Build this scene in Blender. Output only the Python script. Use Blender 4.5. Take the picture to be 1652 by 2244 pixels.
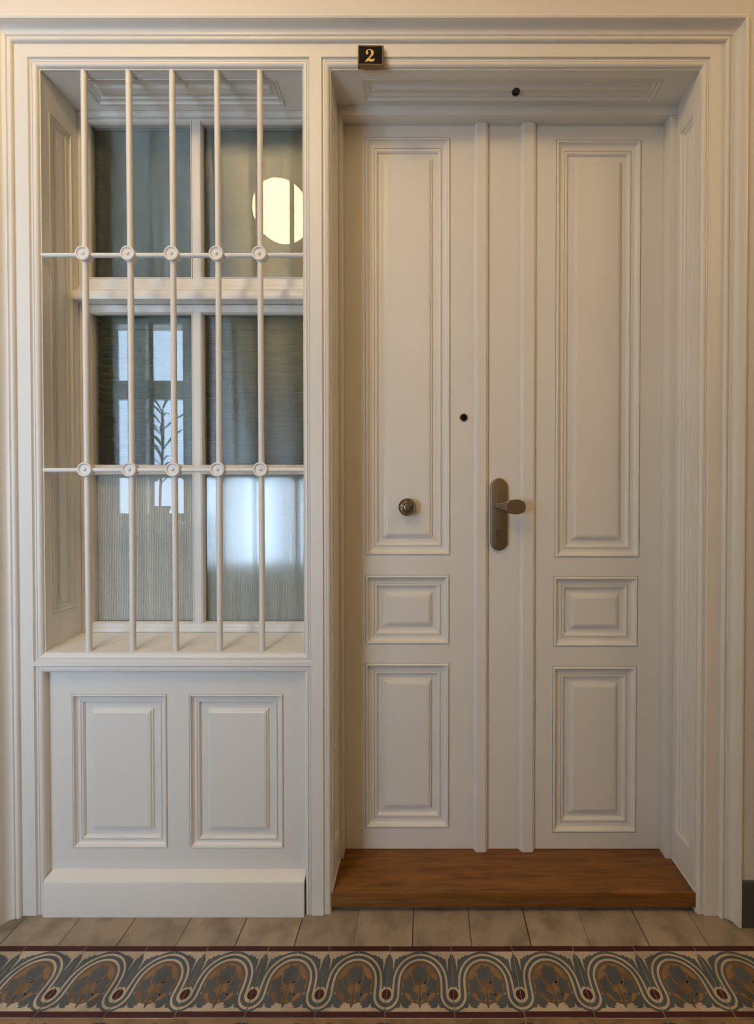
import bpy, bmesh, math, random
from mathutils import Vector

random.seed(4)
S = bpy.context.scene
C = S.collection
for o in list(bpy.data.objects):
    bpy.data.objects.remove(o)

# ------------------------------------------------------------------ camera
cam_data = bpy.data.cameras.new('camera')
cam = bpy.data.objects.new('camera', cam_data)
C.objects.link(cam)
cam.location = (0.0, -1.31, 1.24)
cam.rotation_euler = (math.radians(90 - 0.66), 0, 0)
cam_data.sensor_fit = 'VERTICAL'
cam_data.sensor_height = 36.0
cam_data.lens = 15.40
cam_data.shift_x = -0.0486
cam_data.shift_y = -0.0049
cam_data.clip_start = 0.02
S.camera = cam

# ------------------------------------------------------------------ sky and exposure
world = bpy.data.worlds.new('overcast_sky')
S.world = world
world.use_nodes = True
bg = world.node_tree.nodes['Background']
bg.inputs[0].default_value = (0.55, 0.745, 1.0, 1)
bg.inputs[1].default_value = 15.5
LAMP_STRENGTH = 31.0
FILL_LAMP_STRENGTH = 25.0
LAMP_COLOR = (1.0, 0.715, 0.375, 1)
S.view_settings.view_transform = 'Standard'
S.view_settings.look = 'None'
S.view_settings.gamma = 1.0
S.view_settings.use_curve_mapping = False
S.view_settings.exposure = 0.0
S.cycles.use_denoising = True
S.cycles.use_light_tree = False
S.cycles.max_bounces = 5
S.cycles.diffuse_bounces = 4
S.cycles.glossy_bounces = 3
S.cycles.use_adaptive_sampling = True
S.cycles.adaptive_threshold = 0.08
S.cycles.adaptive_min_samples = 20
S.cycles.transparent_max_bounces = 16

# courtyard window opening in the wall behind the viewer (daylight comes in here)
W2 = dict(x0=-2.92, x1=-2.07, z0=1.08, z1=2.83)
ROOM = dict(x0=-4.3, x1=4.3, y0=-2.1, y1=-0.04, z1=3.72)
# low staircase window further along the same wall
W4 = dict(x0=-1.95, x1=-1.06, z0=0.60, z1=1.54)
def portal(loc, rot, w, h):
    d = bpy.data.lights.new('window_portal', 'AREA')
    d.shape = 'RECTANGLE'
    d.size, d.size_y = w, h
    d.cycles.is_portal = True
    o = bpy.data.objects.new('window_portal', d)
    C.objects.link(o)
    o.location, o.rotation_euler = loc, rot
portal(((W2['x0'] + W2['x1']) / 2, ROOM['y0'] - 0.33, (W2['z0'] + W2['z1']) / 2), (math.radians(90), 0, 0), W2['x1'] - W2['x0'], W2['z1'] - W2['z0'])
portal(((W4['x0'] + W4['x1']) / 2, ROOM['y0'] - 0.33, (W4['z0'] + W4['z1']) / 2), (math.radians(90), 0, 0), W4['x1'] - W4['x0'], W4['z1'] - W4['z0'])

# ------------------------------------------------------------------ materials
def nodes_of(name):
    m = bpy.data.materials.new(name)
    m.use_nodes = True
    nt = m.node_tree
    return m, nt, nt.nodes['Principled BSDF']

def paint(name, col, rough=0.42, bump=0.05, scale=60.0, vary=0.04, dist=0.0015):
    m, nt, b = nodes_of(name)
    tc = nt.nodes.new('ShaderNodeTexCoord')
    n1 = nt.nodes.new('ShaderNodeTexNoise')
    n1.inputs['Scale'].default_value = scale
    n1.inputs['Detail'].default_value = 5
    nt.links.new(tc.outputs['Object'], n1.inputs['Vector'])
    n2 = nt.nodes.new('ShaderNodeTexNoise')
    n2.inputs['Scale'].default_value = 3.2
    n2.inputs['Detail'].default_value = 3
    nt.links.new(tc.outputs['Object'], n2.inputs['Vector'])
    mx = nt.nodes.new('ShaderNodeMix')
    mx.data_type = 'RGBA'
    mx.inputs[6].default_value = (col[0] * (1 - vary), col[1] * (1 - vary), col[2] * (1 - vary), 1)
    mx.inputs[7].default_value = (min(1, col[0] * (1 + vary)), min(1, col[1] * (1 + vary)), min(1, col[2] * (1 + vary)), 1)
    nt.links.new(n2.outputs['Fac'], mx.inputs[0])
    nt.links.new(mx.outputs[2], b.inputs['Base Color'])
    b.inputs['Roughness'].default_value = rough
    bp = nt.nodes.new('ShaderNodeBump')
    bp.inputs['Strength'].default_value = min(1, bump * 4)
    bp.inputs['Distance'].default_value = dist * 0.12
    nt.links.new(n1.outputs['Fac'], bp.inputs['Height'])
    if bump > 0:
        nt.links.new(bp.outputs['Normal'], b.inputs['Normal'])
    return m

PAINT = paint('white_enamel_paint', (0.76, 0.73, 0.67), 0.40, 0.0)
WALL = paint('wall_plaster_paint', (0.70, 0.66, 0.62), 0.75, 0.06, 35, 0.03)
CEIL = paint('ceiling_paint', (0.80, 0.78, 0.74), 0.85)
HALLWALL = paint('hall_wall_paint', (0.50, 0.43, 0.32), 0.8)
DADO = paint('dark_dado_paint', (0.060, 0.068, 0.060), 0.45, 0.05, 60, 0.1)
GAP_SHADE = paint('gap_shade_black', (0.012, 0.010, 0.008), 0.9)

def metal(name, col, rough, bump=0.0, scale=400, metallic=1.0):
    m, nt, b = nodes_of(name)
    b.inputs['Base Color'].default_value = (*col, 1)
    b.inputs['Metallic'].default_value = metallic
    b.inputs['Roughness'].default_value = rough
    tc = nt.nodes.new('ShaderNodeTexCoord')
    n = nt.nodes.new('ShaderNodeTexNoise')
    n.inputs['Scale'].default_value = scale
    nt.links.new(tc.outputs['Object'], n.inputs['Vector'])
    bp = nt.nodes.new('ShaderNodeBump')
    bp.inputs['Strength'].default_value = bump
    bp.inputs['Distance'].default_value = 0.0005
    nt.links.new(n.outputs['Fac'], bp.inputs['Height'])
    nt.links.new(bp.outputs['Normal'], b.inputs['Normal'])
    return m

NICKEL = metal('brushed_nickel', (0.34, 0.285, 0.22), 0.36, 0.25)
BRASS = metal('aged_brass', (0.46, 0.38, 0.27), 0.28, 0.2, 250)
SHADE_BRASS = metal('recess_shade_brass', (0.24, 0.195, 0.13), 0.38, 0.2, 250)  # darker brass: shade between the raised marks is put into the colour
BRONZE = metal('bronze_frame', (0.30, 0.20, 0.13), 0.45, 0.2)
GOLD = metal('gold_leaf', (0.72, 0.50, 0.16), 0.45, 0.2, 300, 0.35)
BLACK = metal('black_enamel', (0.006, 0.006, 0.007), 0.25, 0.0, 100, 0.0)
BLACK.node_tree.nodes['Principled BSDF'].inputs['Specular IOR Level'].default_value = 0.12
DARKHOLE = metal('dark_rubber', (0.035, 0.028, 0.022), 0.6, 0.0, 100, 0.0)

def wood():
    m, nt, b = nodes_of('oiled_oak')
    tc = nt.nodes.new('ShaderNodeTexCoord')
    mp = nt.nodes.new('ShaderNodeMapping')
    mp.inputs['Scale'].default_value = (0.9, 9.0, 14.0)
    nt.links.new(tc.outputs['Object'], mp.inputs['Vector'])
    n = nt.nodes.new('ShaderNodeTexNoise')
    n.inputs['Scale'].default_value = 7.0
    n.inputs['Detail'].default_value = 9
    n.inputs['Roughness'].default_value = 0.65
    n.inputs['Distortion'].default_value = 0.7
    nt.links.new(mp.outputs['Vector'], n.inputs['Vector'])
    cr = nt.nodes.new('ShaderNodeValToRGB')
    cr.color_ramp.elements[0].position = 0.28
    cr.color_ramp.elements[0].color = (0.10, 0.034, 0.006, 1)
    cr.color_ramp.elements[1].position = 0.72
    cr.color_ramp.elements[1].color = (0.30, 0.125, 0.022, 1)
    nt.links.new(n.outputs['Fac'], cr.inputs['Fac'])
    # knots
    v = nt.nodes.new('ShaderNodeTexVoronoi')
    v.inputs['Scale'].default_value = 4.2
    nt.links.new(tc.outputs['Object'], v.inputs['Vector'])
    kr = nt.nodes.new('ShaderNodeValToRGB')
    kr.color_ramp.elements[0].position = 0.012
    kr.color_ramp.elements[0].color = (0.25, 0.2, 0.15, 1)
    kr.color_ramp.elements[1].position = 0.05
    kr.color_ramp.elements[1].color = (1, 1, 1, 1)
    nt.links.new(v.outputs['Distance'], kr.inputs['Fac'])
    mu = nt.nodes.new('ShaderNodeMix')
    mu.data_type = 'RGBA'
    mu.blend_type = 'MULTIPLY'
    mu.inputs[0].default_value = 1
    nt.links.new(cr.outputs['Color'], mu.inputs[6])
    nt.links.new(kr.outputs['Color'], mu.inputs[7])
    nt.links.new(mu.outputs[2], b.inputs['Base Color'])
    b.inputs['Roughness'].default_value = 0.5
    bp = nt.nodes.new('ShaderNodeBump')
    bp.inputs['Strength'].default_value = 0.3
    bp.inputs['Distance'].default_value = 0.0006
    nt.links.new(n.outputs['Fac'], bp.inputs['Height'])
    nt.links.new(bp.outputs['Normal'], b.inputs['Normal'])
    return m
OAK = wood()

def tile_mat(name, col, rough=0.55, stain=0.35, scale=11.0, vary=0.12):
    """Worn cement tile: mottled colour, per-tile tone and dark dirt stains."""
    m, nt, b = nodes_of(name)
    tc = nt.nodes.new('ShaderNodeTexCoord')
    geo = nt.nodes.new('ShaderNodeNewGeometry')
    n = nt.nodes.new('ShaderNodeTexNoise')
    n.inputs['Scale'].default_value = scale
    n.inputs['Detail'].default_value = 7
    nt.links.new(geo.outputs['Position'], n.inputs['Vector'])
    cr = nt.nodes.new('ShaderNodeValToRGB')
    cr.color_ramp.elements[0].position = 0.30
    k = 1 - stain
    cr.color_ramp.elements[0].color = (k, k * 0.98, k * 0.95, 1)
    cr.color_ramp.elements[1].position = 0.56
    cr.color_ramp.elements[1].color = (1, 1, 1, 1)
    nt.links.new(n.outputs['Fac'], cr.inputs['Fac'])
    n3 = nt.nodes.new('ShaderNodeTexNoise')
    n3.inputs['Scale'].default_value = 260
    n3.inputs['Detail'].default_value = 2
    nt.links.new(geo.outputs['Position'], n3.inputs['Vector'])
    oi = nt.nodes.new('ShaderNodeObjectInfo')
    ma = nt.nodes.new('ShaderNodeMapRange')
    ma.inputs[3].default_value = 1 - vary
    ma.inputs[4].default_value = 1 + vary
    nt.links.new(oi.outputs['Random'], ma.inputs[0])
    mb = nt.nodes.new('ShaderNodeMapRange')
    mb.inputs[3].default_value = 0.80
    mb.inputs[4].default_value = 1.2
    nt.links.new(n3.outputs['Fac'], mb.inputs[0])
    mm = nt.nodes.new('ShaderNodeMath')
    mm.operation = 'MULTIPLY'
    nt.links.new(ma.outputs[0], mm.inputs[0])
    nt.links.new(mb.outputs[0], mm.inputs[1])
    mu = nt.nodes.new('ShaderNodeMix')
    mu.data_type = 'RGBA'
    mu.blend_type = 'MULTIPLY'
    mu.inputs[0].default_value = 1
    mu.inputs[6].default_value = (*col, 1)
    nt.links.new(cr.outputs['Color'], mu.inputs[7])
    sc = nt.nodes.new('ShaderNodeVectorMath')
    sc.operation = 'SCALE'
    nt.links.new(mu.outputs[2], sc.inputs[0])
    nt.links.new(mm.outputs[0], sc.inputs['Scale'])
    nt.links.new(sc.outputs[0], b.inputs['Base Color'])
    b.inputs['Roughness'].default_value = rough
    bp = nt.nodes.new('ShaderNodeBump')
    bp.inputs['Strength'].default_value = 0.25
    bp.inputs['Distance'].default_value = 0.0006
    nt.links.new(n3.outputs['Fac'], bp.inputs['Height'])
    nt.links.new(bp.outputs['Normal'], b.inputs['Normal'])
    return m

T_PLAIN = tile_mat('plain_tan_tile', (0.36, 0.285, 0.205), 0.65, 0.42, 13.0, 0.10)
T_CREAM = tile_mat('tile_cream', (0.52, 0.425, 0.30), 0.5, 0.3, 13, 0.05)
T_SLATE = tile_mat('tile_slate_blue', (0.085, 0.10, 0.105), 0.5, 0.3, 13, 0.05)
T_RED = tile_mat('tile_maroon', (0.058, 0.007, 0.006), 0.6, 0.2, 13, 0.05)
T_OCHRE = tile_mat('tile_ochre', (0.28, 0.165, 0.070), 0.5, 0.45, 16, 0.05)
T_BROWN = tile_mat('tile_brown', (0.145, 0.10, 0.066), 0.5, 0.3, 13, 0.05)
T_BLUE = tile_mat('tile_navy', (0.035, 0.045, 0.085), 0.5, 0.3, 13, 0.05)
GROUT = tile_mat('grout', (0.075, 0.058, 0.045), 0.9, 0.4, 20, 0.0)
FIELD = tile_mat('worn_field_tile', (0.24, 0.19, 0.13), 0.55, 0.4, 9, 0.0)

def glass(name, base=0.045, rough=0.0, aniso=0.0, tint=(1, 1, 1), ribs=0.0, gcol=(1, 1, 1), rib_strength=0.35):
    m = bpy.data.materials.new(name)
    m.use_nodes = True
    nt = m.node_tree
    nt.nodes.remove(nt.nodes['Principled BSDF'])
    out = nt.nodes['Material Output']
    tr = nt.nodes.new('ShaderNodeBsdfTransparent')
    tr.inputs[0].default_value = (*tint, 1)
    gl = nt.nodes.new('ShaderNodeBsdfAnisotropic')
    gl.inputs['Color'].default_value = (*gcol, 1)
    gl.inputs['Roughness'].default_value = rough
    gl.inputs['Anisotropy'].default_value = aniso
    if aniso:
        tg = nt.nodes.new('ShaderNodeTangent')
        tg.direction_type = 'RADIAL'
        tg.axis = 'Z'
        nt.links.new(tg.outputs[0], gl.inputs['Tangent'])
    if ribs:
        tc = nt.nodes.new('ShaderNodeTexCoord')
        wv = nt.nodes.new('ShaderNodeTexWave')
        wv.bands_direction = 'X'
        wv.inputs['Scale'].default_value = ribs
        nt.links.new(tc.outputs['Object'], wv.inputs['Vector'])
        bp = nt.nodes.new('ShaderNodeBump')
        bp.inputs['Strength'].default_value = rib_strength
        bp.inputs['Distance'].default_value = 0.0006
        nt.links.new(wv.outputs['Fac'], bp.inputs['Height'])
        nt.links.new(bp.outputs['Normal'], gl.inputs['Normal'])
    lw = nt.nodes.new('ShaderNodeLayerWeight')
    lw.inputs['Blend'].default_value = 0.5
    pw = nt.nodes.new('ShaderNodeMath')
    pw.operation = 'POWER'
    pw.inputs[1].default_value = 5
    nt.links.new(lw.outputs['Facing'], pw.inputs[0])
    ad = nt.nodes.new('ShaderNodeMath')
    ad.operation = 'ADD'
    ad.use_clamp = True
    ad.inputs[1].default_value = base
    nt.links.new(pw.outputs[0], ad.inputs[0])
    mx = nt.nodes.new('ShaderNodeMixShader')
    nt.links.new(ad.outputs[0], mx.inputs[0])
    nt.links.new(tr.outputs[0], mx.inputs[1])
    nt.links.new(gl.outputs[0], mx.inputs[2])
    nt.links.new(mx.outputs[0], out.inputs['Surface'])
    return m

PANE = glass('clear_float_glass', 0.024)
FLUTED = glass('fluted_glass', 0.052, 0.07, 0.6, (0.95, 0.97, 0.97), 75.0, rib_strength=0.13)
RIBBED_UPPER = glass('fluted_upper_glass', 0.095, 0.17, 0.93, (0.88, 0.93, 0.86), 75.0, rib_strength=0.22)
RIBBED = glass('fluted_inner_glass', 0.045, 0.13, 0.92, (0.88, 0.93, 0.86), 75.0, rib_strength=0.22)

def frost(name, rough):
    m = bpy.data.materials.new(name)
    m.use_nodes = True
    nt = m.node_tree
    nt.nodes.remove(nt.nodes['Principled BSDF'])
    rf = nt.nodes.new('ShaderNodeBsdfRefraction')
    rf.inputs['IOR'].default_value = 1.25
    rf.inputs['Roughness'].default_value = rough
    rf.inputs['Color'].default_value = (0.93, 0.96, 0.95, 1)
    df = nt.nodes.new('ShaderNodeBsdfDiffuse')
    df.inputs[0].default_value = (0.70, 0.70, 0.61, 1)
    tc = nt.nodes.new('ShaderNodeTexCoord')
    wv = nt.nodes.new('ShaderNodeTexWave')
    wv.bands_direction = 'X'
    wv.inputs['Scale'].default_value = 55
    nt.links.new(tc.outputs['Object'], wv.inputs['Vector'])
    mr = nt.nodes.new('ShaderNodeMapRange')
    mr.inputs[3].default_value = 0.48
    mr.inputs[4].default_value = 0.86
    nt.links.new(wv.outputs['Fac'], mr.inputs[0])
    mx = nt.nodes.new('ShaderNodeMixShader')
    nt.links.new(mr.outputs[0], mx.inputs[0])
    nt.links.new(rf.outputs[0], mx.inputs[1])
    nt.links.new(df.outputs[0], mx.inputs[2])
    nt.links.new(mx.outputs[0], nt.nodes['Material Output'].inputs['Surface'])
    return m
FROST = frost('frosted_fluted_glass', 0.28)

def emit(name, col, strength):
    m = bpy.data.materials.new(name)
    m.use_nodes = True
    nt = m.node_tree
    nt.nodes.remove(nt.nodes['Principled BSDF'])
    e = nt.nodes.new('ShaderNodeEmission')
    e.inputs[0].default_value = col
    e.inputs[1].default_value = strength
    nt.links.new(e.outputs[0], nt.nodes['Material Output'].inputs['Surface'])
    return m
GLOBE = emit('lit_opal_glass', LAMP_COLOR, LAMP_STRENGTH)
FILL_GLOBE = emit('added_fill_globe', LAMP_COLOR, FILL_LAMP_STRENGTH)

def cloth(name, col, trans, clear):
    m = bpy.data.materials.new(name)
    m.use_nodes = True
    nt = m.node_tree
    nt.nodes.remove(nt.nodes['Principled BSDF'])
    d = nt.nodes.new('ShaderNodeBsdfDiffuse')
    d.inputs[0].default_value = (*col, 1)
    t = nt.nodes.new('ShaderNodeBsdfTranslucent')
    t.inputs[0].default_value = (*col, 1)
    c = nt.nodes.new('ShaderNodeBsdfTransparent')
    tc = nt.nodes.new('ShaderNodeTexCoord')
    n = nt.nodes.new('ShaderNodeTexNoise')
    n.inputs['Scale'].default_value = 500
    nt.links.new(tc.outputs['Object'], n.inputs['Vector'])
    a = nt.nodes.new('ShaderNodeMixShader')
    a.inputs[0].default_value = trans
    nt.links.new(d.outputs[0], a.inputs[1])
    nt.links.new(t.outputs[0], a.inputs[2])
    b = nt.nodes.new('ShaderNodeMixShader')
    mr = nt.nodes.new('ShaderNodeMapRange')
    mr.inputs[3].default_value = max(0, clear - 0.12)
    mr.inputs[4].default_value = clear + 0.12
    nt.links.new(n.outputs['Fac'], mr.inputs[0])
    if clear > 0:
        nt.links.new(mr.outputs[0], b.inputs[0])
    else:
        b.inputs[0].default_value = 0
    nt.links.new(a.outputs[0], b.inputs[1])
    nt.links.new(c.outputs[0], b.inputs[2])
    nt.links.new(b.outputs[0], nt.nodes['Material Output'].inputs['Surface'])
    return m
BLIND = cloth('sage_pleated_cloth', (0.165, 0.178, 0.115), 0.15, 0.0)
SHEER = cloth('sheer_voile', (0.56, 0.57, 0.54), 0.35, 0.38)
LEAF = paint('leaf_green', (0.035, 0.085, 0.028), 0.4, 0.05, 80, 0.25)
POT = paint('terracotta', (0.34, 0.14, 0.07), 0.8, 0.1, 60, 0.1)
SOIL = paint('potting_soil', (0.03, 0.02, 0.014), 0.95, 0.3, 90, 0.3)
INNER = paint('inner_room_paint', (0.42, 0.44, 0.42), 0.8)

# ------------------------------------------------------------------ helpers
def link(name, me, parent=None, smooth=True, angle=32):
    if smooth and len(me.polygons):
        me.polygons.foreach_set('use_smooth', [True] * len(me.polygons))
        try:
            me.set_sharp_from_angle(angle=math.radians(angle))
        except Exception:
            pass
    o = bpy.data.objects.new(name, me)
    C.objects.link(o)
    if parent is not None:
        o.parent = parent
    return o

def mesh(name, verts, faces, mat, parent=None, smooth=True, angle=32, recalc=True):
    me = bpy.data.meshes.new(name)
    me.from_pydata([tuple(v) for v in verts], [], faces)
    if recalc:
        bm = bmesh.new()
        bm.from_mesh(me)
        bmesh.ops.recalc_face_normals(bm, faces=bm.faces[:])
        bm.to_mesh(me)
        bm.free()
    mats = mat if isinstance(mat, (list, tuple)) else [mat]
    for m in mats:
        me.materials.append(m)
    return link(name, me, parent, smooth, angle)

def bm_obj(name, bm, mat, parent=None, smooth=True, angle=32):
    me = bpy.data.meshes.new(name)
    bm.to_mesh(me)
    bm.free()
    for m in (mat if isinstance(mat, (list, tuple)) else [mat]):
        me.materials.append(m)
    return link(name, me, parent, smooth, angle)

def empty(name, loc=(0, 0, 0)):
    o = bpy.data.objects.new(name, None)
    o.empty_display_size = 0.1
    C.objects.link(o)
    o.location = loc
    return o

def tag(o, label, cat, kind=None, group=None):
    o['label'] = label
    o['category'] = cat
    if kind:
        o['kind'] = kind
    if group:
        o['group'] = group
    return o

def box_bm(bm, x0, x1, y0, y1, z0, z1, bevel=0.0, seg=2):
    r = bmesh.ops.create_cube(bm, size=1.0)
    vs = r['verts']
    for v in vs:
        v.co = Vector(((x0 + x1) / 2 + v.co.x * (x1 - x0), (y0 + y1) / 2 + v.co.y * (y1 - y0), (z0 + z1) / 2 + v.co.z * (z1 - z0)))
    if bevel > 0:
        es = list({e for v in vs for e in v.link_edges})
        bmesh.ops.bevel(bm, geom=es, offset=bevel, segments=seg, profile=0.6, affect='EDGES')

def box(name, x0, x1, y0, y1, z0, z1, mat, parent=None, bevel=0.0, seg=2):
    bm = bmesh.new()
    box_bm(bm, x0, x1, y0, y1, z0, z1, bevel, seg)
    return bm_obj(name, bm, mat, parent)

def boxes(name, lst, mat, parent=None, bevel=0.0):
    bm = bmesh.new()
    for b in lst:
        box_bm(bm, *b, bevel)
    return bm_obj(name, bm, mat, parent)

# coordinate maps (u, v, depth into the surface) -> world
def front(Y0):
    return lambda u, v, d: (u, Y0 + d, v)
def facing_right(X0):
    return lambda u, v, d: (X0 - d, u, v)
def facing_left(X0):
    return lambda u, v, d: (X0 + d, u, v)
def facing_down(Z0):
    return lambda u, v, d: (u, v, Z0 + d)

def ring(name, T, u0, u1, v0, v1, prof, mat, parent, sides='LTRB', fill=False):
    """Mitred moulding run round a rectangle; prof = [(inset, depth)].  Without 'B' the side legs run down to v0."""
    V, F = [], []
    openb = 'B' not in sides
    def strip(fn):
        base = len(V)
        for (a, d) in prof:
            p, q = fn(a)
            V.append(T(p[0], p[1], d))
            V.append(T(q[0], q[1], d))
        for i in range(len(prof) - 1):
            F.append((base + 2 * i, base + 2 * i + 1, base + 2 * i + 3, base + 2 * i + 2))
    lo = (lambda a: v0) if openb else (lambda a: v0 + a)
    if 'L' in sides:
        strip(lambda a: ((u0 + a, lo(a)), (u0 + a, v1 - a)))
    if 'T' in sides:
        strip(lambda a: ((u0 + a, v1 - a), (u1 - a, v1 - a)))
    if 'R' in sides:
        strip(lambda a: ((u1 - a, v1 - a), (u1 - a, lo(a))))
    if 'B' in sides:
        strip(lambda a: ((u1 - a, v0 + a), (u0 + a, v0 + a)))
    if fill:
        a, d = prof[-1]
        b = len(V)
        V.extend([T(u0 + a, v0 + a, d), T(u1 - a, v0 + a, d), T(u1 - a, v1 - a, d), T(u0 + a, v1 - a, d)])
        F.append((b, b + 1, b + 2, b + 3))
    return mesh(name, V, F, mat, parent, recalc=False)

def plate(name, T, u0, u1, v0, v1, holes, mat, parent, thick=0.02):
    """Flat board with rectangular openings."""
    us = sorted({u0, u1, *[h[0] for h in holes], *[h[1] for h in holes]})
    vs = sorted({v0, v1, *[h[2] for h in holes], *[h[3] for h in holes]})
    bm = bmesh.new()
    idx = {}
    def vert(i, j):
        if (i, j) not in idx:
            idx[(i, j)] = bm.verts.new(T(us[i], vs[j], 0))
        return idx[(i, j)]
    for i in range(len(us) - 1):
        for j in range(len(vs) - 1):
            cu, cv = (us[i] + us[i + 1]) / 2, (vs[j] + vs[j + 1]) / 2
            if any(h[0] < cu < h[1] and h[2] < cv < h[3] for h in holes):
                continue
            bm.faces.new((vert(i, j), vert(i + 1, j), vert(i + 1, j + 1), vert(i, j + 1)))
    k = [bm.verts.new(T(a, b, d)) for d in (0, thick) for a, b in ((u0, v0), (u1, v0), (u1, v1), (u0, v1))]
    for a in range(4):
        bm.faces.new((k[a], k[(a + 1) % 4], k[4 + (a + 1) % 4], k[4 + a]))
    bm.faces.new((k[4], k[5], k[6], k[7]))
    return bm_obj(name, bm, mat, parent)

def arc(cx, cy, r, a0, a1, n, ry=None):
    ry = r if ry is None else ry
    return [(cx + r * math.cos(math.radians(a0 + (a1 - a0) * i / n)), cy + ry * math.sin(math.radians(a0 + (a1 - a0) * i / n))) for i in range(n + 1)]

def panel_profile(w, gap, bev, dep):
    """Ogee panel moulding of width w, sunk field, then a raised fielded centre."""
    s = w / 0.044
    k = dep / 0.013
    mould = [(0, 0), (0.0008 * s, 0.0024 * k), (0.0022 * s, 0.0024 * k), (0.0030 * s, -0.0006 * k), (0.0060 * s, -0.0026 * k), (0.0090 * s, -0.0020 * k),
             (0.0100 * s, 0.0004 * k), (0.0130 * s, 0.0038 * k), (0.0170 * s, 0.0058 * k), (0.0220 * s, 0.0064 * k), (0.0280 * s, 0.0062 * k),
             (0.0300 * s, 0.0062 * k), (0.0303 * s, 0.0085 * k), (0.0318 * s, 0.0085 * k), (0.0322 * s, 0.0064 * k),
             (0.0350 * s, 0.0060 * k), (0.0385 * s, 0.0068 * k), (0.0415 * s, 0.0092 * k), (0.0432 * s, 0.0118 * k), (w, dep)]
    field = [(w, dep), (w + gap, dep * 1.06), (w + gap + 0.0008, dep * 0.80), (w + gap + bev * 0.4, dep * 0.74),
             (w + gap + bev * 0.5, dep * 0.52), (w + gap + bev, dep * 0.40)]
    return mould, field

def panel(T, u0, u1, v0, v1, parent, w=0.044, gap=0.019, bev=0.014, dep=0.013, name='panel'):
    m, f = panel_profile(w, gap, bev, dep)
    p = ring(name, T, u0, u1, v0, v1, m, PAINT, parent)
    ring('raised_field', T, u0, u1, v0, v1, f, PAINT, p, fill=True)
    return p

def lathe(bm, prof, n, M):
    """prof = [(radius, along axis)], M maps (x, y, a)->world."""
    rings = []
    for r, a in prof:
        if r < 1e-6:
            rings.append([bm.verts.new(M(0, 0, a))])
        else:
            rings.append([bm.verts.new(M(r * math.cos(2 * math.pi * i / n), r * math.sin(2 * math.pi * i / n), a)) for i in range(n)])
    for A, B in zip(rings, rings[1:]):
        for i in range(n):
            j = (i + 1) % n
            if len(A) == 1 and len(B) == 1:
                continue
            if len(A) == 1:
                bm.faces.new((A[0], B[i], B[j]))
            elif len(B) == 1:
                bm.faces.new((A[i], A[j], B[0]))
            else:
                bm.faces.new((A[i], A[j], B[j], B[i]))
    bmesh.ops.recalc_face_normals(bm, faces=bm.faces[:])

def lathe_y(name, prof, x, y, z, mat, parent=None, n=32):
    """Turned shape whose axis points out of the wall (towards -Y)."""
    bm = bmesh.new()
    lathe(bm, prof, n, lambda a, b, t: (x + a, y - t, z + b))
    return bm_obj(name, bm, mat, parent)

def tube(name, p, q, r, mat, parent=None, n=16, bend=0.0):
    """Round bar from p to q, slightly uneven like hand-forged iron."""
    p, q = Vector(p), Vector(q)
    ax = (q - p).normalized()
    s = ax.orthogonal().normalized()
    t = ax.cross(s)
    bm = bmesh.new()
    K = 14
    rings = []
    for k in range(K + 1):
        f = k / K
        c = p.lerp(q, f) + s * bend * math.sin(f * 3.1) + t * bend * 0.6 * math.sin(f * 5.3 + 1)
        rings.append([bm.verts.new(c + s * r * math.cos(2 * math.pi * i / n) + t * r * math.sin(2 * math.pi * i / n)) for i in range(n)])
    for A, B in zip(rings, rings[1:]):
        for i in range(n):
            bm.faces.new((A[i], A[(i + 1) % n], B[(i + 1) % n], B[i]))
    bm.faces.new(rings[0])
    bm.faces.new(rings[-1])
    bmesh.ops.recalc_face_normals(bm, faces=bm.faces[:])
    return bm_obj(name, bm, mat, parent)

def extrude_poly(name, pts, y0, y1, mat, parent=None, bevel=0.0, seg=2):
    """Outline in the XZ plane given thickness in Y (y0 is the front)."""
    bm = bmesh.new()
    A = [bm.verts.new((x, y0, z)) for x, z in pts]
    B = [bm.verts.new((x, y1, z)) for x, z in pts]
    f = bm.faces.new(A)
    bm.faces.new(list(reversed(B)))
    for i in range(len(pts)):
        j = (i + 1) % len(pts)
        bm.faces.new((A[i], B[i], B[j], A[j]))
    bmesh.ops.recalc_face_normals(bm, faces=bm.faces[:])
    if bevel:
        bmesh.ops.bevel(bm, geom=list(f.edges), offset=bevel, segments=seg, profile=0.5, affect='EDGES')
    return bm_obj(name, bm, mat, parent)

# ------------------------------------------------------------------ room shell
R = ROOM
# wall holding the doorway: solid round the opening
OX0, OX1, OZ1 = -1.2540, 0.9170, 2.6270
wb = boxes('wall_back', [(R['x0'], OX0, -0.04, 0.30, 0, R['z1']), (OX1, R['x1'], -0.04, 0.30, 0, R['z1']), (OX0, OX1, -0.04, 0.30, OZ1, R['z1'])], WALL)
tag(wb, 'cream plaster wall above and beside the white door surround', 'wall', 'structure')
FY0, FY1 = R['y0'] - 0.35, R['y0']
wf = boxes('wall_front', [(R['x0'], W2['x0'], FY0, FY1, 0, R['z1']), (W2['x1'], W4['x0'], FY0, FY1, 0, R['z1']), (W4['x1'], R['x1'], FY0, FY1, 0, R['z1']),
                          (W2['x0'], W2['x1'], FY0, FY1, 0, W2['z0']), (W2['x0'], W2['x1'], FY0, FY1, W2['z1'], R['z1']),
                          (W4['x0'], W4['x1'], FY0, FY1, 0, W4['z0']), (W4['x0'], W4['x1'], FY0, FY1, W4['z1'], R['z1'])], HALLWALL)
tag(wf, 'plain hallway wall opposite the door with a courtyard window', 'wall', 'structure')
tag(box('wall_left', R['x0'] - 0.1, R['x0'], R['y0'] - 0.35, 0.30, 0, R['z1'], HALLWALL), 'far end wall of the hallway on the left', 'wall', 'structure')
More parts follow.
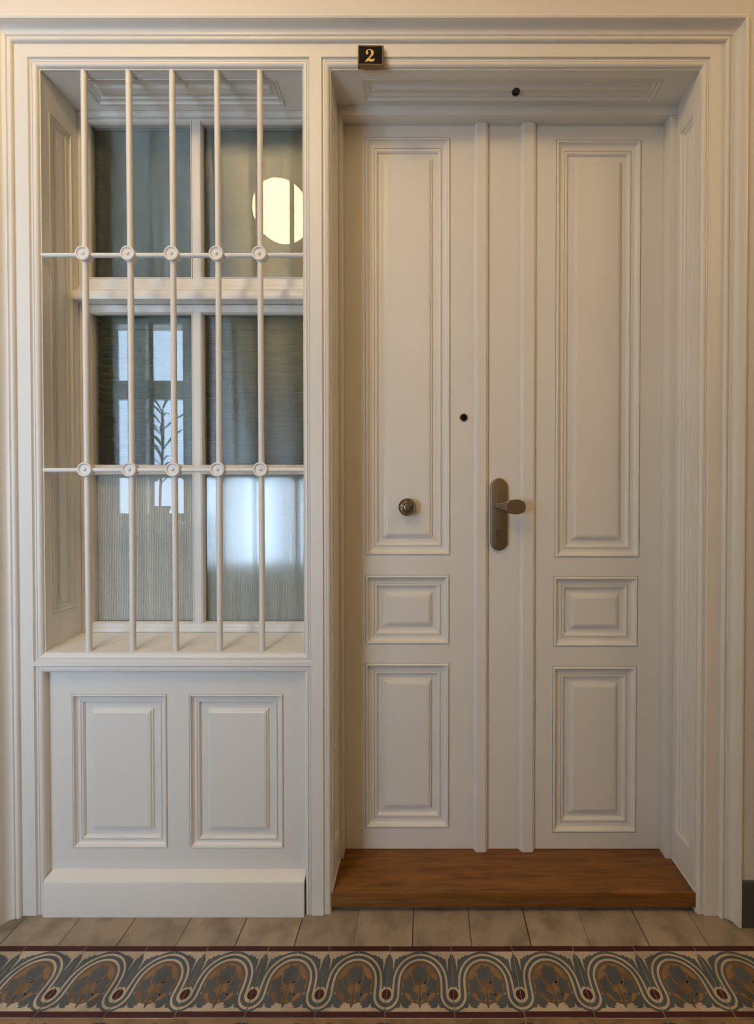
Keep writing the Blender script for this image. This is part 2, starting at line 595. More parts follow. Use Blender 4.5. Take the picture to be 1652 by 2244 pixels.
tag(box('wall_right', R['x1'], R['x1'] + 0.1, R['y0'] - 0.35, 0.30, 0, R['z1'], HALLWALL), 'far end wall of the hallway on the right', 'wall', 'structure')
tag(box('ceiling', R['x0'] - 0.1, R['x1'] + 0.1, R['y0'] - 0.35, 0.30, R['z1'], R['z1'] + 0.1, CEIL), 'white plaster ceiling over the hallway', 'ceiling', 'structure')
bb = boxes('baseboard_back', [(0.9185, R['x1'], -0.050, -0.04, 0, 0.133), (R['x0'], -1.256, -0.050, -0.04, 0, 0.133)], DADO, None, 0.002)
tag(bb, 'dark grey-green skirting board at the foot of the wall', 'baseboard', 'structure')
# closed flat behind the door and window
inner = boxes('wall_inner', [(-3.0, 1.3, 2.2, 2.3, -0.1, 3.0), (-3.1, -3.0, 0.30, 2.3, -0.1, 3.0), (1.3, 1.4, 0.30, 2.3, -0.1, 3.0),
                             (-3.1, 1.4, 0.30, 2.3, 2.9, 3.0), (-3.1, 1.4, 0.30, 2.3, -0.2, -0.1)], INNER)
tag(inner, 'dim inner room walls seen faintly through the window', 'wall', 'structure')

# ------------------------------------------------------------------ floor and tiles
fl = box('floor', R['x0'] - 0.1, R['x1'] + 0.1, R['y0'] - 0.35, 0.30, -0.08, -0.0022, GROUT)
tag(fl, 'hallway floor of plain tan and patterned cement tiles', 'floor', 'structure')

def clip(poly, axis, lim, keep_less):
    out = []
    n = len(poly)
    for i in range(n):
        a, b = poly[i], poly[(i + 1) % n]
        ia = (a[axis] <= lim) if keep_less else (a[axis] >= lim)
        ib = (b[axis] <= lim) if keep_less else (b[axis] >= lim)
        if ia:
            out.append(a)
        if ia != ib:
            t = (lim - a[axis]) / (b[axis] - a[axis])
            out.append((a[0] + (b[0] - a[0]) * t, a[1] + (b[1] - a[1]) * t))
    return out

E0 = 0.006
class TileDrawing:
    """Inlaid cement-tile drawing in unit coordinates: s to the right, t towards the viewer."""
    def __init__(self, w, d):
        self.w, self.d, self.V, self.F, self.M, self.layer = w, d, [], [], [], 0
        e = E0 * 0.8
        q = [(0, 0), (1, 0), (1, 1), (0, 1)]
        r = [(e, e), (1 - e, e), (1 - e, 1 - e), (e, 1 - e)]
        for (s, t) in r:
            self.V.append((s * w, -t * d, 0.0))
        g = 0.0025
        for (s, t) in r:
            ss = s + (g if s > .5 else -g)
            tt = t + (g if t > .5 else -g)
            self.V.append((ss * w, -tt * d, -0.0006))
        for (s, t) in r:
            ss = s + (g if s > .5 else -g)
            tt = t + (g if t > .5 else -g)
            self.V.append((ss * w, -tt * d, -0.012))
        self.F.append((0, 3, 2, 1))
        self.M.append(0)
        for k in (0, 4):
            for i in range(4):
                j = (i + 1) % 4
                self.F.append((k + i, k + j, k + 4 + j, k + 4 + i))
                self.M.append(0)
    def poly(self, pts, m):
        e = E0
        for ax, lim, less in ((0, e, False), (0, 1 - e, True), (1, e, False), (1, 1 - e, True)):
            pts = clip(pts, ax, lim, less)
            if len(pts) < 3:
                return
        b = len(self.V)
        z = 0.00012 * (1 + self.layer)
        area = sum(p[0] * q[1] - q[0] * p[1] for p, q in zip(pts, pts[1:] + pts[:1]))
        if area > 0:
            pts = list(reversed(pts))
        for s, t in pts:
            self.V.append((s * self.w, -t * self.d, z))
        self.F.append(tuple(range(b, b + len(pts))))
        self.M.append(m)
    def line(self, pts, wd, m):
        """Ribbon of width wd (number or list) along a polyline."""
        n = len(pts)
        L, Rr = [], []
        for i, p in enumerate(pts):
            a, b = pts[max(0, i - 1)], pts[min(n - 1, i + 1)]
            dx, dy = b[0] - a[0], b[1] - a[1]
            k = math.hypot(dx, dy) or 1
            h = (wd[i] if isinstance(wd, list) else wd) / 2
            L.append((p[0] - dy / k * h, p[1] + dx / k * h))
            Rr.append((p[0] + dy / k * h, p[1] - dx / k * h))
        for i in range(n - 1):
            self.poly([L[i], L[i + 1], Rr[i + 1], Rr[i]], m)
    def up(self):
        self.layer += 1
    def build(self, name, mats):
        me = bpy.data.meshes.new(name)
        me.from_pydata(self.V, [], self.F)
        for m in mats:
            me.materials.append(m)
        me.polygons.foreach_set('material_index', self.M)
        me.update()
        return me

CREAM, SLATE, RED, OCHRE, BROWN, NAVY = range(6)
TM = [T_CREAM, T_SLATE, T_RED, T_OCHRE, T_BROWN, T_BLUE]

def mir(pts):
    return [(1 - s, t) for s, t in pts]

def wave(off_side, top, r_dot, dome_c=0.535, dot_t=0.705):
    """Half of the running ribbon: from under the dot on the left seam, up its flank and over the dome."""
    pts = [(0.0 + r_dot * math.sin(a), dot_t + r_dot * math.cos(a)) for a in [math.radians(x) for x in range(-10, 91, 10)]]
    pts += [(off_side - 0.004 + (r_dot - off_side + 0.004) * f, dome_c + (dot_t - dome_c) * f) for f in (0.75, 0.5, 0.25)]
    rx, ry = 0.5 - off_side, dome_c - top
    pts += [(0.5 - rx * math.cos(math.radians(a)), dome_c - ry * math.sin(math.radians(a))) for a in range(0, 91, 6)]
    return pts

def border_tile_mesh(w, d):
    T = TileDrawing(w, d)
    # maroon bands along both long edges
    T.poly([(0, 0), (1, 0), (1, 0.085), (0, 0.085)], RED)
    T.poly([(0, 0.918), (1, 0.918), (1, 1), (0, 1)], RED)
    T.up()
    # slate leaf wedges between the domes (palmette over the dot)
    leaf = [(-0.02, 0.62), (0.045, 0.60), (0.075, 0.45), (0.10, 0.36), (0.15, 0.27), (0.21, 0.205), (0.28, 0.165), (0.37, 0.135), (0.31, 0.133), (0.255, 0.150),
            (0.225, 0.140), (0.195, 0.172), (0.160, 0.165), (0.140, 0.205), (0.105, 0.195), (0.090, 0.255), (0.078, 0.40), (0.060, 0.235), (0.050, 0.185), (0.035, 0.190),
            (0.028, 0.150), (0.0, 0.125), (-0.02, 0.125)]
    T.poly(leaf, SLATE)
    T.poly(mir(leaf), SLATE)
    # toothed leaf band under the dome
    foot = [(0.10, 0.86), (0.16, 0.875), (0.205, 0.868), (0.225, 0.815), (0.245, 0.86), (0.30, 0.878), (0.345, 0.872), (0.335, 0.845), (0.375, 0.838), (0.365, 0.815), (0.405, 0.800),
            (0.45, 0.795), (0.475, 0.83), (0.5, 0.885), (0.525, 0.83), (0.55, 0.795), (0.595, 0.800), (0.635, 0.815), (0.625, 0.838), (0.665, 0.845), (0.655, 0.872), (0.70, 0.878),
            (0.755, 0.86), (0.775, 0.815), (0.795, 0.868), (0.84, 0.875), (0.90, 0.86), (0.86, 0.70), (0.14, 0.70)]
    T.poly(foot, SLATE)
    T.up()
    # ribbon: broad slate band with two cream lines
    big = wave(0.140, 0.172, 0.137)
    for half in (big, mir(big)):
        T.line(half, 0.17, SLATE)
    T.up()
    for off, top, rd, wd in ((0.098, 0.140, 0.095, 0.030), (0.178, 0.216, 0.178, 0.032)):
        h = wave(off, top, rd)
        T.line(h, wd, CREAM)
        T.line(mir(h), wd, CREAM)
    # dome
    dome_o = arc(0.5, 0.545, 0.300, 0, 360, 40, 0.305)[:-1]
    dome_o = [(s, min(t, 0.815 + 0.012 * math.sin(s * 60))) for s, t in dome_o]
    T.poly(dome_o, BROWN)
    T.up()
    dome_i = arc(0.5, 0.550, 0.272, 0, 360, 40, 0.275)[:-1]
    T.poly([(s, min(t, 0.80)) for s, t in dome_i], OCHRE)
    T.up()
    # dots on the seams, ringed cream
    for cx in (0.0, 1.0):
        T.poly(arc(cx, 0.705, 0.100, 0, 360, 28)[:-1], CREAM)
    # flowers
    def lobes(cx, cy, r, k, amp, ph=0.0, ry=1.0):
        return [(cx + r * (1 + amp * math.cos(k * a + ph)) * math.cos(a), cy + ry * r * (1 + amp * math.cos(k * a + ph)) * math.sin(a)) for a in [2 * math.pi * i / 48 for i in range(48)]]
    T.poly(lobes(0.335, 0.585, 0.098, 5, 0.16, 0.5, 1.25), BROWN)
    T.poly(lobes(0.665, 0.585, 0.098, 5, 0.16, 2.6, 1.25), BROWN)
    T.poly(lobes(0.5, 0.435, 0.138, 7, 0.10, 0.3), BROWN)
    T.poly(lobes(0.425, 0.735, 0.062, 4, 0.15, 0.3), BROWN)
    T.poly(lobes(0.575, 0.735, 0.062, 4, 0.15, 1.2), BROWN)
    T.up()
    T.poly(arc(0.0, 0.705, 0.070, 0, 360, 28)[:-1], RED)
    T.poly(arc(1.0, 0.705, 0.070, 0, 360, 28)[:-1], RED)
    T.poly(lobes(0.5, 0.430, 0.105, 7, 0.16, 0.3), SLATE)
    T.poly(lobes(0.330, 0.580, 0.078, 5, 0.22, 0.5, 1.2), SLATE)
    T.poly(lobes(0.670, 0.580, 0.078, 5, 0.22, 2.6, 1.2), SLATE)
    T.poly(lobes(0.430, 0.735, 0.045, 4, 0.2, 0.3), SLATE)
    T.poly(lobes(0.570, 0.735, 0.045, 4, 0.2, 1.2), SLATE)
    T.up()
    # stems
    for sg in (0, 1):
        g = (lambda p: mir(p)) if sg else (lambda p: p)
        T.line(g([(0.5, 0.80), (0.485, 0.70), (0.455, 0.64), (0.405, 0.615), (0.365, 0.60)]), [0.03, 0.026, 0.022, 0.018, 0.008], OCHRE)
        T.line(g([(0.49, 0.66), (0.44, 0.60), (0.385, 0.53), (0.372, 0.45), (0.395, 0.37)]), [0.024, 0.02, 0.017, 0.014, 0.006], OCHRE)
    T.line([(0.5, 0.86), (0.5, 0.66), (0.5, 0.56)], [0.03, 0.022, 0.008], BROWN)
    return T.build('border_tile', TM)

def field_tile_mesh(w, d):
    """Ochre field tile: navy ring quarters at one seam, scrollwork at the other."""
    T = TileDrawing(w, d)
    T.poly([(0, 0), (1, 0), (1, 1), (0, 1)], OCHRE)
    T.up()
    def rg(r0, r1, m):
        a = arc(0, 0.5, r1, -90, 90, 24, r1 * 1.05)
        b = arc(0, 0.5, r0, 90, -90, 24, r0 * 1.05)
        T.poly(a + b, m)
    rg(0.30, 0.43, NAVY)
    T.poly(arc(0, 0.5, 0.24, 0, 360, 30)[:-1], CREAM)
    for (cx, cy, r) in ((0.78, 0.13, 0.075), (0.78, 0.87, 0.075), (0.60, 0.20, 0.05), (0.60, 0.80, 0.05)):
        T.line([(cx + r * (1 - f * .5) * math.cos(5.2 * f + 2.6), cy + r * (1 - f * .5) * math.sin(5.2 * f + 2.6)) for f in [i / 14 for i in range(15)]], 0.036, SLATE)
    T.poly([(1.02, 0.05), (0.97, 0.06), (0.945, 0.12), (0.915, 0.06), (0.885, 0.10), (0.90, 0.2), (0.95, 0.32), (1.02, 0.4)], SLATE)
    T.poly([(1.02, 0.95), (0.97, 0.94), (0.945, 0.88), (0.915, 0.94), (0.885, 0.90), (0.90, 0.8), (0.95, 0.68), (1.02, 0.6)], SLATE)
    T.up()
    T.poly(arc(0, 0.5, 0.15, 0, 360, 30)[:-1], RED)
    T.line([(0.5, 0.5), (0.7, 0.44), (0.86, 0.5)], [0.02, 0.08, 0.01], SLATE)
    return T.build('field_tile', TM)

def plain_tile_mesh(w, d):
    bm = bmesh.new()
    g = 0.0011
    box_bm(bm, g, w - g, -d + g, -g, -0.012, 0.0, 0.0012, 2)
    me = bpy.data.meshes.new('plain_tile')
    bm.to_mesh(me)
    bm.free()
    me.materials.append(T_PLAIN)
    return me

BW, BD = 0.1690, 0.1715
bme = border_tile_mesh(BW, BD)
for k in range(-14, 13):
    o = bpy.data.objects.new('border_tile', bme)
    C.objects.link(o)
    o.parent = fl
    o.location = (-0.1017 + k * BW, -0.1007 + random.uniform(-.0006, .0006), -0.0004 + random.uniform(-.0004, .0004))
PW = 0.1657
pme = plain_tile_mesh(PW, 0.1215)
for k in range(-14, 13):
    o = bpy.data.objects.new('plain_tile', pme)
    C.objects.link(o)
    o.parent = fl
    o.location = (-0.0395 + k * PW + random.uniform(-.0008, .0008), 0.0205 + random.uniform(-.0005, .0005), -0.0006 + random.uniform(-.0006, .0003))
    o.rotation_euler = (0, 0, random.uniform(-0.004, 0.004))
fme = field_tile_mesh(BW, BD)
for r in range(3):
    for k in range(-14, 13):
        o = bpy.data.objects.new('field_tile', fme)
        C.objects.link(o)
        o.parent = fl
        even = k % 2 == 0
        o.scale = (1 if even else -1, 1, 1)
        o.location = (-0.1017 + (k if even else k + 1) * BW, -0.1007 - (r + 1) * BD, -0.0004 + random.uniform(-.0004, .0004))
far = box('worn_paving', R['x0'], R['x1'], R['y0'], -0.1007 - 4 * BD, -0.01, -0.0006, FIELD, fl)

# ------------------------------------------------------------------ white timber surround
FY = -0.012                      # front of the flat bands
XL0, XL1 = -1.210, -1.170        # left stile
XM0, XM1 = -0.344, -0.309        # stile between window and door
XR0, XR1 = 0.833, 0.873          # right stile
ZT0, ZT1 = 2.544, 2.583          # head rail
RW = 0.022                       # width of the inner ovolo moulding
trim = empty('trim_1', (0, 0, 0))
tag(trim, 'white moulded timber surround framing both the door and the barred window', 'door surround', 'structure')

# outer architrave: bead, groove, cove and outer fillet (u outward, Y)
CAS = [(0.0, FY), (0.0, -0.0135)] + [(0.0066 - 0.0066 * math.cos(math.radians(a)), -0.0145 - 0.0078 * math.sin(math.radians(a))) for a in range(0, 126, 18)] + \
      [(0.0124, -0.0195), (0.0136, -0.0185), (0.0150, -0.0222)] + \
      [(0.0150 + 0.0185 * math.sin(math.radians(a)), -0.0222 - 0.0205 * (1 - math.cos(math.radians(a)))) for a in range(8, 83, 12)] + \
      [(0.0338, -0.0440), (0.0345, -0.0478), (0.0390, -0.0500), (0.0435, -0.0495), (0.0452, -0.0470), (0.0452, -0.0380)]
def cas_strip(name, fn):
    V, F = [], []
    for (u, y) in CAS:
        p, q = fn(u)
        V += [(p[0], y, p[1]), (q[0], y, q[1])]
    for i in range(len(CAS) - 1):
        F.append((2 * i, 2 * i + 1, 2 * i + 3, 2 * i + 2))
    return mesh(name, V, F, PAINT, trim, recalc=False)
cas_strip('casing_leg', lambda u: ((XL0 - u, 0), (XL0 - u, ZT1 + u)))
cas_strip('casing_head', lambda u: ((XL0 - u, ZT1 + u), (XR1 + u, ZT1 + u)))
cas_strip('casing_leg', lambda u: ((XR1 + u, ZT1 + u), (XR1 + u, 0)))
# flat bands
def mitre_quad(name, pts):
    return extrude_poly(name, pts, FY, FY + 0.03, PAINT, trim)
mitre_quad('stile', [(XL0, 0), (XL1, 0), (XL1, ZT0), (XL0, ZT1)])
mitre_quad('stile', [(XR0, 0), (XR1, 0), (XR1, ZT1), (XR0, ZT0)])
mitre_quad('head_rail', [(XL1, ZT0), (XR0, ZT0), (XR1, ZT1), (XL0, ZT1)])
mitre_quad('mullion', [(XM0, 0), (XM1, 0), (XM1, ZT0), (XM0, ZT0)])
mitre_quad('sill_rail', [(XL1, 0.751), (XM0, 0.751), (XM0, 0.763), (XL1, 0.763)])
# inner ovolo moulding round each opening (inset, Y from the flat band)
OVO = [(0, 0.0), (0.0010, 0.0030), (0.0035, 0.0062), (0.0042, 0.0046), (0.0085, 0.0042), (0.0090, 0.0060), (0.0103, 0.0060), (0.0108, 0.0038)] + \
      [(0.0108 + 0.0108 * math.sin(math.radians(a)), 0.0138 - 0.0100 * math.cos(math.radians(a))) for a in range(10, 91, 10)] + [(RW, 0.0150)]
ring('window_moulding', front(FY), XL1, XM0, 0.763, ZT0, OVO, PAINT, trim)
ring('apron_moulding', front(FY), XL1, XM0, -0.02, 0.751, OVO + [(RW, 0.030)], PAINT, trim, 'LTR')
ring('door_moulding', front(FY), XM1, XR0, 0.0, ZT0, OVO, PAINT, trim, 'LTR')
# thin paint-filled edge bead where moulding meets the reveal
NX0, NX1, NZ0, NZ1 = XL1 + RW, XM0 - RW, 0.785, ZT0 - RW        # window niche
DX0, DX1, DZ1 = XM1 + RW, XR0 - RW, ZT0 - RW                    # door niche
BEAD = [(0, 0.0), (0.0012, -0.0012), (0.0026, -0.0004), (0.0028, 0.0012), (0.0, 0.0030)]
ring('edge_bead', front(0.003), NX0, NX1, NZ0 - 0.01, NZ1, BEAD, PAINT, trim, 'LTR')
ring('edge_bead', front(0.003), DX0, DX1, 0.06, DZ1, BEAD, PAINT, trim, 'LTR')
# reveals with small panels
def reveal(name, T, u0, u1, v0, v1, pu0, pu1, pv0, pv1):
    o = plate(name, T, u0, u1, v0, v1, [(pu0, pu1, pv0, pv1)], PAINT, trim, 0.018)
    panel(T, pu0, pu1, pv0, pv1, o, 0.020, 0.008, 0.008, 0.008)
    return o
reveal('reveal', facing_right(NX0), 0.002, 0.20, NZ0, NZ1, 0.032, 0.120, 0.895, 2.425)
reveal('reveal', facing_left(NX1), 0.002, 0.20, NZ0, NZ1, 0.032, 0.120, 0.895, 2.425)
reveal('soffit', facing_down(NZ1), NX0, NX1, 0.002, 0.20, NX0 + 0.09, NX1 - 0.09, 0.032, 0.120)
reveal('jamb', facing_right(DX0), 0.002, 0.20, 0.0, DZ1, 0.032, 0.108, 0.165, 2.42)
reveal('jamb', facing_left(DX1), 0.002, 0.20, 0.0, DZ1, 0.032, 0.108, 0.165, 2.42)
sof = reveal('soffit', facing_down(DZ1), DX0, DX1, 0.002, 0.20, DX0 + 0.09, DX1 - 0.09, 0.032, 0.108)
# plugged hole in the door soffit
bm = bmesh.new()
lathe(bm, [(0.0, 0.0), (0.0085, 0.0), (0.0085, 0.004), (0.0115, 0.0045), (0.0125, 0.0025), (0.0125, -0.004)], 24, lambda a, b, t: (0.279 + a, 0.077 + b, DZ1 + 0.0032 - t))
plug = bm_obj('plug', bm, [DARKHOLE], sof)
plug['label'] = 'small dark round plug in the soffit'
# door stops
boxes('stop', [(DX0, DX0 + 0.011, 0.124, 0.163, 0.0603, DZ1 - 0.0282)], PAINT, trim, 0.002)
boxes('stop', [(DX1 - 0.022, DX1, 0.124, 0.163, 0.0603, DZ1 - 0.0282)], PAINT, trim, 0.002)
hs = boxes('stop', [(DX0, DX1, 0.1225, 0.163, DZ1 - 0.028, DZ1 + 0.004)], PAINT, trim, 0.002)

# ------------------------------------------------------------------ panelled apron under the window
apron = empty('trim_2', ((NX0 + NX1) / 2, 0.016, 0))
tag(apron, 'white two-panel wainscot below the barred window with plain plinth block', 'wainscot', 'structure')
def child_fix(o, root):
    o.matrix_parent_inverse = root.matrix_world.inverted()
bpy.context.view_layer.update()
P = [(-1.080, -0.790, 0.183, 0.656), (-0.724, -0.436, 0.182, 0.656)]
b0 = plate('board', front(0.016), NX0 - 0.002, NX1 + 0.002, 0.0, 0.760, P, PAINT, apron)
child_fix(b0, apron)
for p in P:
    q = panel(front(0.016), *p, apron, 0.031, 0.019, 0.012, 0.015)
    child_fix(q, apron)
bm = bmesh.new()
prof = [(0.016, 0.118), (0.010, 0.116), (-0.004, 0.109), (-0.0135, 0.103), (-0.0155, 0.098), (-0.0170, 0.0), (0.016, 0.0)]
L_ = [bm.verts.new((-1.146 + (0.004 if i < 2 else 0), y, z)) for i, (y, z) in enumerate(prof)]
R_ = [bm.verts.new((-0.367, y, z)) for y, z in prof]
for i in range(len(prof)):
    j = (i + 1) % len(prof)
    bm.faces.new((L_[i], L_[j], R_[j], R_[i]))
bm.faces.new(L_)
bm.faces.new(R_)
bmesh.ops.recalc_face_normals(bm, faces=bm.faces[:])
pb = bm_obj('plinth_block', bm, PAINT, apron)
child_fix(pb, apron)

# ------------------------------------------------------------------ window in the niche
win = empty('window_1', (0, 0, 0))
tag(win, 'white casement window with six panes set deep behind the iron bars', 'window', 'structure')
GY = 0.163
gx = [(-1.119, -0.783), (-0.744, -0.408)]
# sloping sill board
V = [(NX0, -0.001, 0.7885), (NX1, -0.001, 0.7885), (NX1, 0.20, 0.812), (NX0, 0.20, 0.812), (NX0, -0.001, 0.775), (NX1, -0.001, 0.775), (NX1, 0.20, 0.775), (NX0, 0.20, 0.775)]
mesh('sill', V, [(0, 1, 2, 3), (4, 5, 1, 0), (7, 6, 5, 4), (3, 2, 6, 7)], PAINT, win)
def bar(name, x0, x1, y0, y1, z0, z1, bev=0.0025, parent=win):
    return box(name, x0, x1, y0, y1, z0, z1, PAINT, parent, bev)
# fixed outer frame
bar('frame_stile', NX0, -1.1385, 0.143, 0.19, 0.806, NZ1)
bar('frame_stile', -0.3755, NX1, 0.143, 0.19, 0.806, NZ1)
bar('frame_head', NX0, NX1, 0.140, 0.19, 2.504, NZ1)
# upper light
bar('sash_stile', -1.1375, -1.1245, 0.149, 0.19, 1.972, 2.503)
bar('sash_stile', -0.4025, -0.3765, 0.149, 0.19, 1.972, 2.503)
bar('sash_rail', -1.1375, -0.3765, 0.149, 0.19, 2.4985, 2.503, 0.001)
bar('sash_rail', -1.1375, -0.3765, 0.1495, 0.19, 1.965, 1.982)
bar('muntin', -0.777, -0.750, 0.149, 0.19, 1.975, 2.503, 0.004)
# transom, moulded
prof = [(0.19, 1.974), (0.1455, 1.974), (0.1445, 1.9720), (0.1445, 1.9520), (0.1415, 1.9500), (0.1400, 1.9450), (0.1400, 1.9405), (0.1375, 1.9395), (0.1365, 1.9365),
        (0.1250, 1.9330), (0.1180, 1.9250), (0.1140, 1.9130), (0.1130, 1.8990), (0.1140, 1.8965), (0.1430, 1.8945), (0.19, 1.8945)]
V = [(x, y, z) for x in (NX0 - 0.001, NX1 + 0.001) for y, z in prof]
n = len(prof)
F = [(i, (i + 1) % n, n + (i + 1) % n, n + i) for i in range(n)] + [tuple(range(n)), tuple(range(n, 2 * n))]
mesh('transom', V, F, PAINT, win)
# casement below
bar('sash_stile', -1.1365, -1.1195, 0.148, 0.19, 0.810, 1.893)
bar('sash_stile', -0.4025, -0.3775, 0.148, 0.19, 0.810, 1.893)
bar('sash_rail', -1.1365, -0.3775, 0.1485, 0.19, 1.8705, 1.893, 0.003)
bar('sash_rail', -1.1365, -0.3775, 0.1485, 0.19, 0.808, 0.8325, 0.003)
bar('sash_rail', -1.1365, -0.3775, 0.1430, 0.19, 0.806, 0.8215, 0.003)
bar('muntin', -0.777, -0.750, 0.1475, 0.19, 0.830, 1.872, 0.004)
bar('muntin', -1.120, -0.400, 0.1470, 0.19, 1.3355, 1.3595, 0.004)
GB = [(-0.0062, -0.0145), (-0.004, -0.0150), (-0.002, -0.0125), (-0.0008, -0.006), (0.0, 0.0)]
for (z0, z1) in ((1.987, 2.494), (1.365, 1.865), (0.838, 1.330)):
    for (x0, x1) in gx:
        p = box('pane', x0 - 0.003, x1 + 0.003, GY, GY + 0.003, z0 - 0.003, z1 + 0.003, FLUTED if (z0 < 1 and x0 > -0.8) else PANE, win)
        ring('glazing_bead', front(GY), x0, x1, z0, z1, GB, PAINT, p)
        if z0 > 1:
            box('inner_pane', x0 - 0.003, x1 + 0.003, GY + 0.014, GY + 0.017, z0 - 0.003, z1 + 0.003, RIBBED_UPPER if z0 > 1.9 else RIBBED, win)
        else:
            mesh('inner_pane', [(x0 - 0.003, GY + 0.016, z0 - 0.003), (x1 + 0.003, GY + 0.016, z0 - 0.003), (x1 + 0.003, GY + 0.016, z1 + 0.003), (x0 - 0.003, GY + 0.016, z1 + 0.003)], [(0, 1, 2, 3)], FROST, win, recalc=False)

# pleated blind behind the upper five sixths of the glass
bl = []
z = 2.52
y_in, y_out = 0.231, 0.206
i = 0
bl.append((y_in, z))
while z > 1.352:
    f = max(0.0, min(1.0, (1.70 - z) / 0.32))
    pitch = 0.0125 * (1 - f) + 0.0032 * f
    z -= pitch
    i += 1
    bl.append((y_out if i % 2 else y_in, z))
V, F = [], []
for (y, zz) in bl:
    V += [(-1.135, y, zz), (-0.375, y, zz)]
for k in range(len(bl) - 1):
    F.append((2 * k, 2 * k + 1, 2 * k + 3, 2 * k + 2))
blind = empty('pleated_blind', (-0.755, 0.217, 1.345))
bpy.context.view_layer.update()
o = mesh('pleated_cloth', V, F, BLIND, blind, smooth=False, recalc=False)
child_fix(o, blind)
o = box('bottom_rail', -1.135, -0.375, 0.205, 0.229, 1.338, 1.352, BLIND, blind, 0.002)
child_fix(o, blind)
o = box('head_rail', -1.135, -0.375, 0.203, 0.231, 2.515, 2.54, BLIND, blind, 0.002)
child_fix(o, blind)
tag(blind, 'sage green pleated blind drawn down behind the upper window panes', 'blind')
# sheer curtain behind the lowest panes
V, F = [], []
NX, x0, x1 = 220, -1.14, -0.37
for i in range(NX + 1):
    f = i / NX
    x = x0 + (x1 - x0) * f
    a = 0.004 + 0.011 * max(0.0, (f - 0.45))
    yy = 0.268 + a * math.sin(f * 150) + 0.5 * a * math.sin(f * 67 + 1)
    for k in range(5):
        V.append((x + 0.012 * f * math.sin(k * 0.8 + f * 9) * (k / 4), yy, 1.342 - 0.57 * k / 4))
for i in range(NX):
    for k in range(4):
        F.append((i * 5 + k, i * 5 + 5 + k, i * 5 + 6 + k, i * 5 + 1 + k))
cur = empty('sheer_curtain', (-0.755, 0.268, 0.77))
bpy.context.view_layer.update()
o = mesh('voile', V, F, SHEER, cur, angle=60, recalc=False)
child_fix(o, cur)
o = tube('curtain_rod', (-1.145, 0.268, 1.346), (-0.365, 0.268, 1.346), 0.004, PAINT, cur)
child_fix(o, cur)
tag(cur, 'pale sheer curtain hanging behind the lowest window panes', 'curtain')
# ------------------------------------------------------------------ iron grille in front of the window
BY = 0.010
gr = empty('window_grille', (-0.757, BY, 0.79))
bpy.context.view_layer.update()
tag(gr, 'white painted iron grille of five uprights with rosettes across the window niche', 'window grille')
bxs = [-1.021, -0.888, -0.758, -0.625, -0.497]
for i, x in enumerate(bxs):
    o = tube('upright_bar', (x, BY, 0.789), (x, BY, NZ1 + 0.004), 0.0084, PAINT, gr, 18, 0.0009 * (1 if i % 2 else -1))
    child_fix(o, gr)
for z in (1.976, 1.335):
    o = tube('cross_bar', (NX0 - 0.004, BY - 0.003, z), (NX1 + 0.004, BY - 0.003, z + 0.001), 0.0066, PAINT, gr, 16, 0.0006)
    child_fix(o, gr)
    for x in bxs:
        rz = lathe_y('rosette', [(0.0, -0.016), (0.014, -0.015), (0.0205, -0.006), (0.0215, 0.004), (0.0222, 0.0085), (0.0222, 0.0125), (0.0205, 0.0150), (0.0175, 0.0148), (0.0155, 0.0120),
                                 (0.0140, 0.0108), (0.0070, 0.0110), (0.0, 0.0112)], x, BY, z + 0.002, PAINT, gr, 28)
        child_fix(rz, gr)
        pn = lathe_y('rivet', [(0.0052, 0.0100), (0.0050, 0.0128), (0.0036, 0.0150), (0.0015, 0.0158), (0.0, 0.0159)], x, BY, z + 0.002, PAINT, rz, 16)

# ------------------------------------------------------------------ door
DY = 0.164
door = empty('door_1', (0, 0, 0))
tag(door, 'cream panelled double door with nickel handle, peephole and round bell turn', 'door', 'structure')
XB1, XB2 = (0.158, 0.204), (0.312, 0.362)
PL = [(-0.207, 0.080, 1.059, 2.456), (-0.208, 0.078, 0.758, 0.994), (-0.209, 0.077, 0.133, 0.696)]
PR = [(0.431, 0.717, 1.052, 2.447), (0.427, 0.713, 0.750, 0.989), (0.425, 0.711, 0.117, 0.685)]
LX0, LX1, LZ0, LZ1 = -0.283, 0.800, 0.0625, 2.508
plate('leaf', front(DY), LX0, 0.181, LZ0, LZ1, PL, PAINT, door, 0.045)
plate('leaf', front(DY), 0.183, LX1, LZ0, LZ1, PR, PAINT, door, 0.045)
for p in PL + PR:
    panel(front(DY), *p, door, 0.044, 0.017, 0.014, 0.017)
def batten(x0, x1):
    w = x1 - x0
    prof = [(x0, DY + 0.001), (x0 + 0.001, DY - 0.004), (x0 + 0.004, DY - 0.0050), (x0 + 0.0045, DY - 0.0075), (x0 + 0.0085, DY - 0.0125), (x0 + 0.0100, DY - 0.0135),
            (x1 - 0.0070, DY - 0.0135), (x1 - 0.0055, DY - 0.0115), (x1 - 0.0045, DY - 0.0095), (x1 - 0.0015, DY - 0.0090), (x1, DY - 0.0075), (x1, DY + 0.001)]
    n = len(prof)
    V = [(x, y, 0.0612) for x, y in prof] + [(x, y, 2.4935) for x, y in prof]
    F = [(i, (i + 1) % n, n + (i + 1) % n, n + i) for i in range(n)] + [tuple(range(n)), tuple(range(n, 2 * n))]
    return mesh('batten', V, F, PAINT, door)
batten(*XB1)
batten(*XB2)

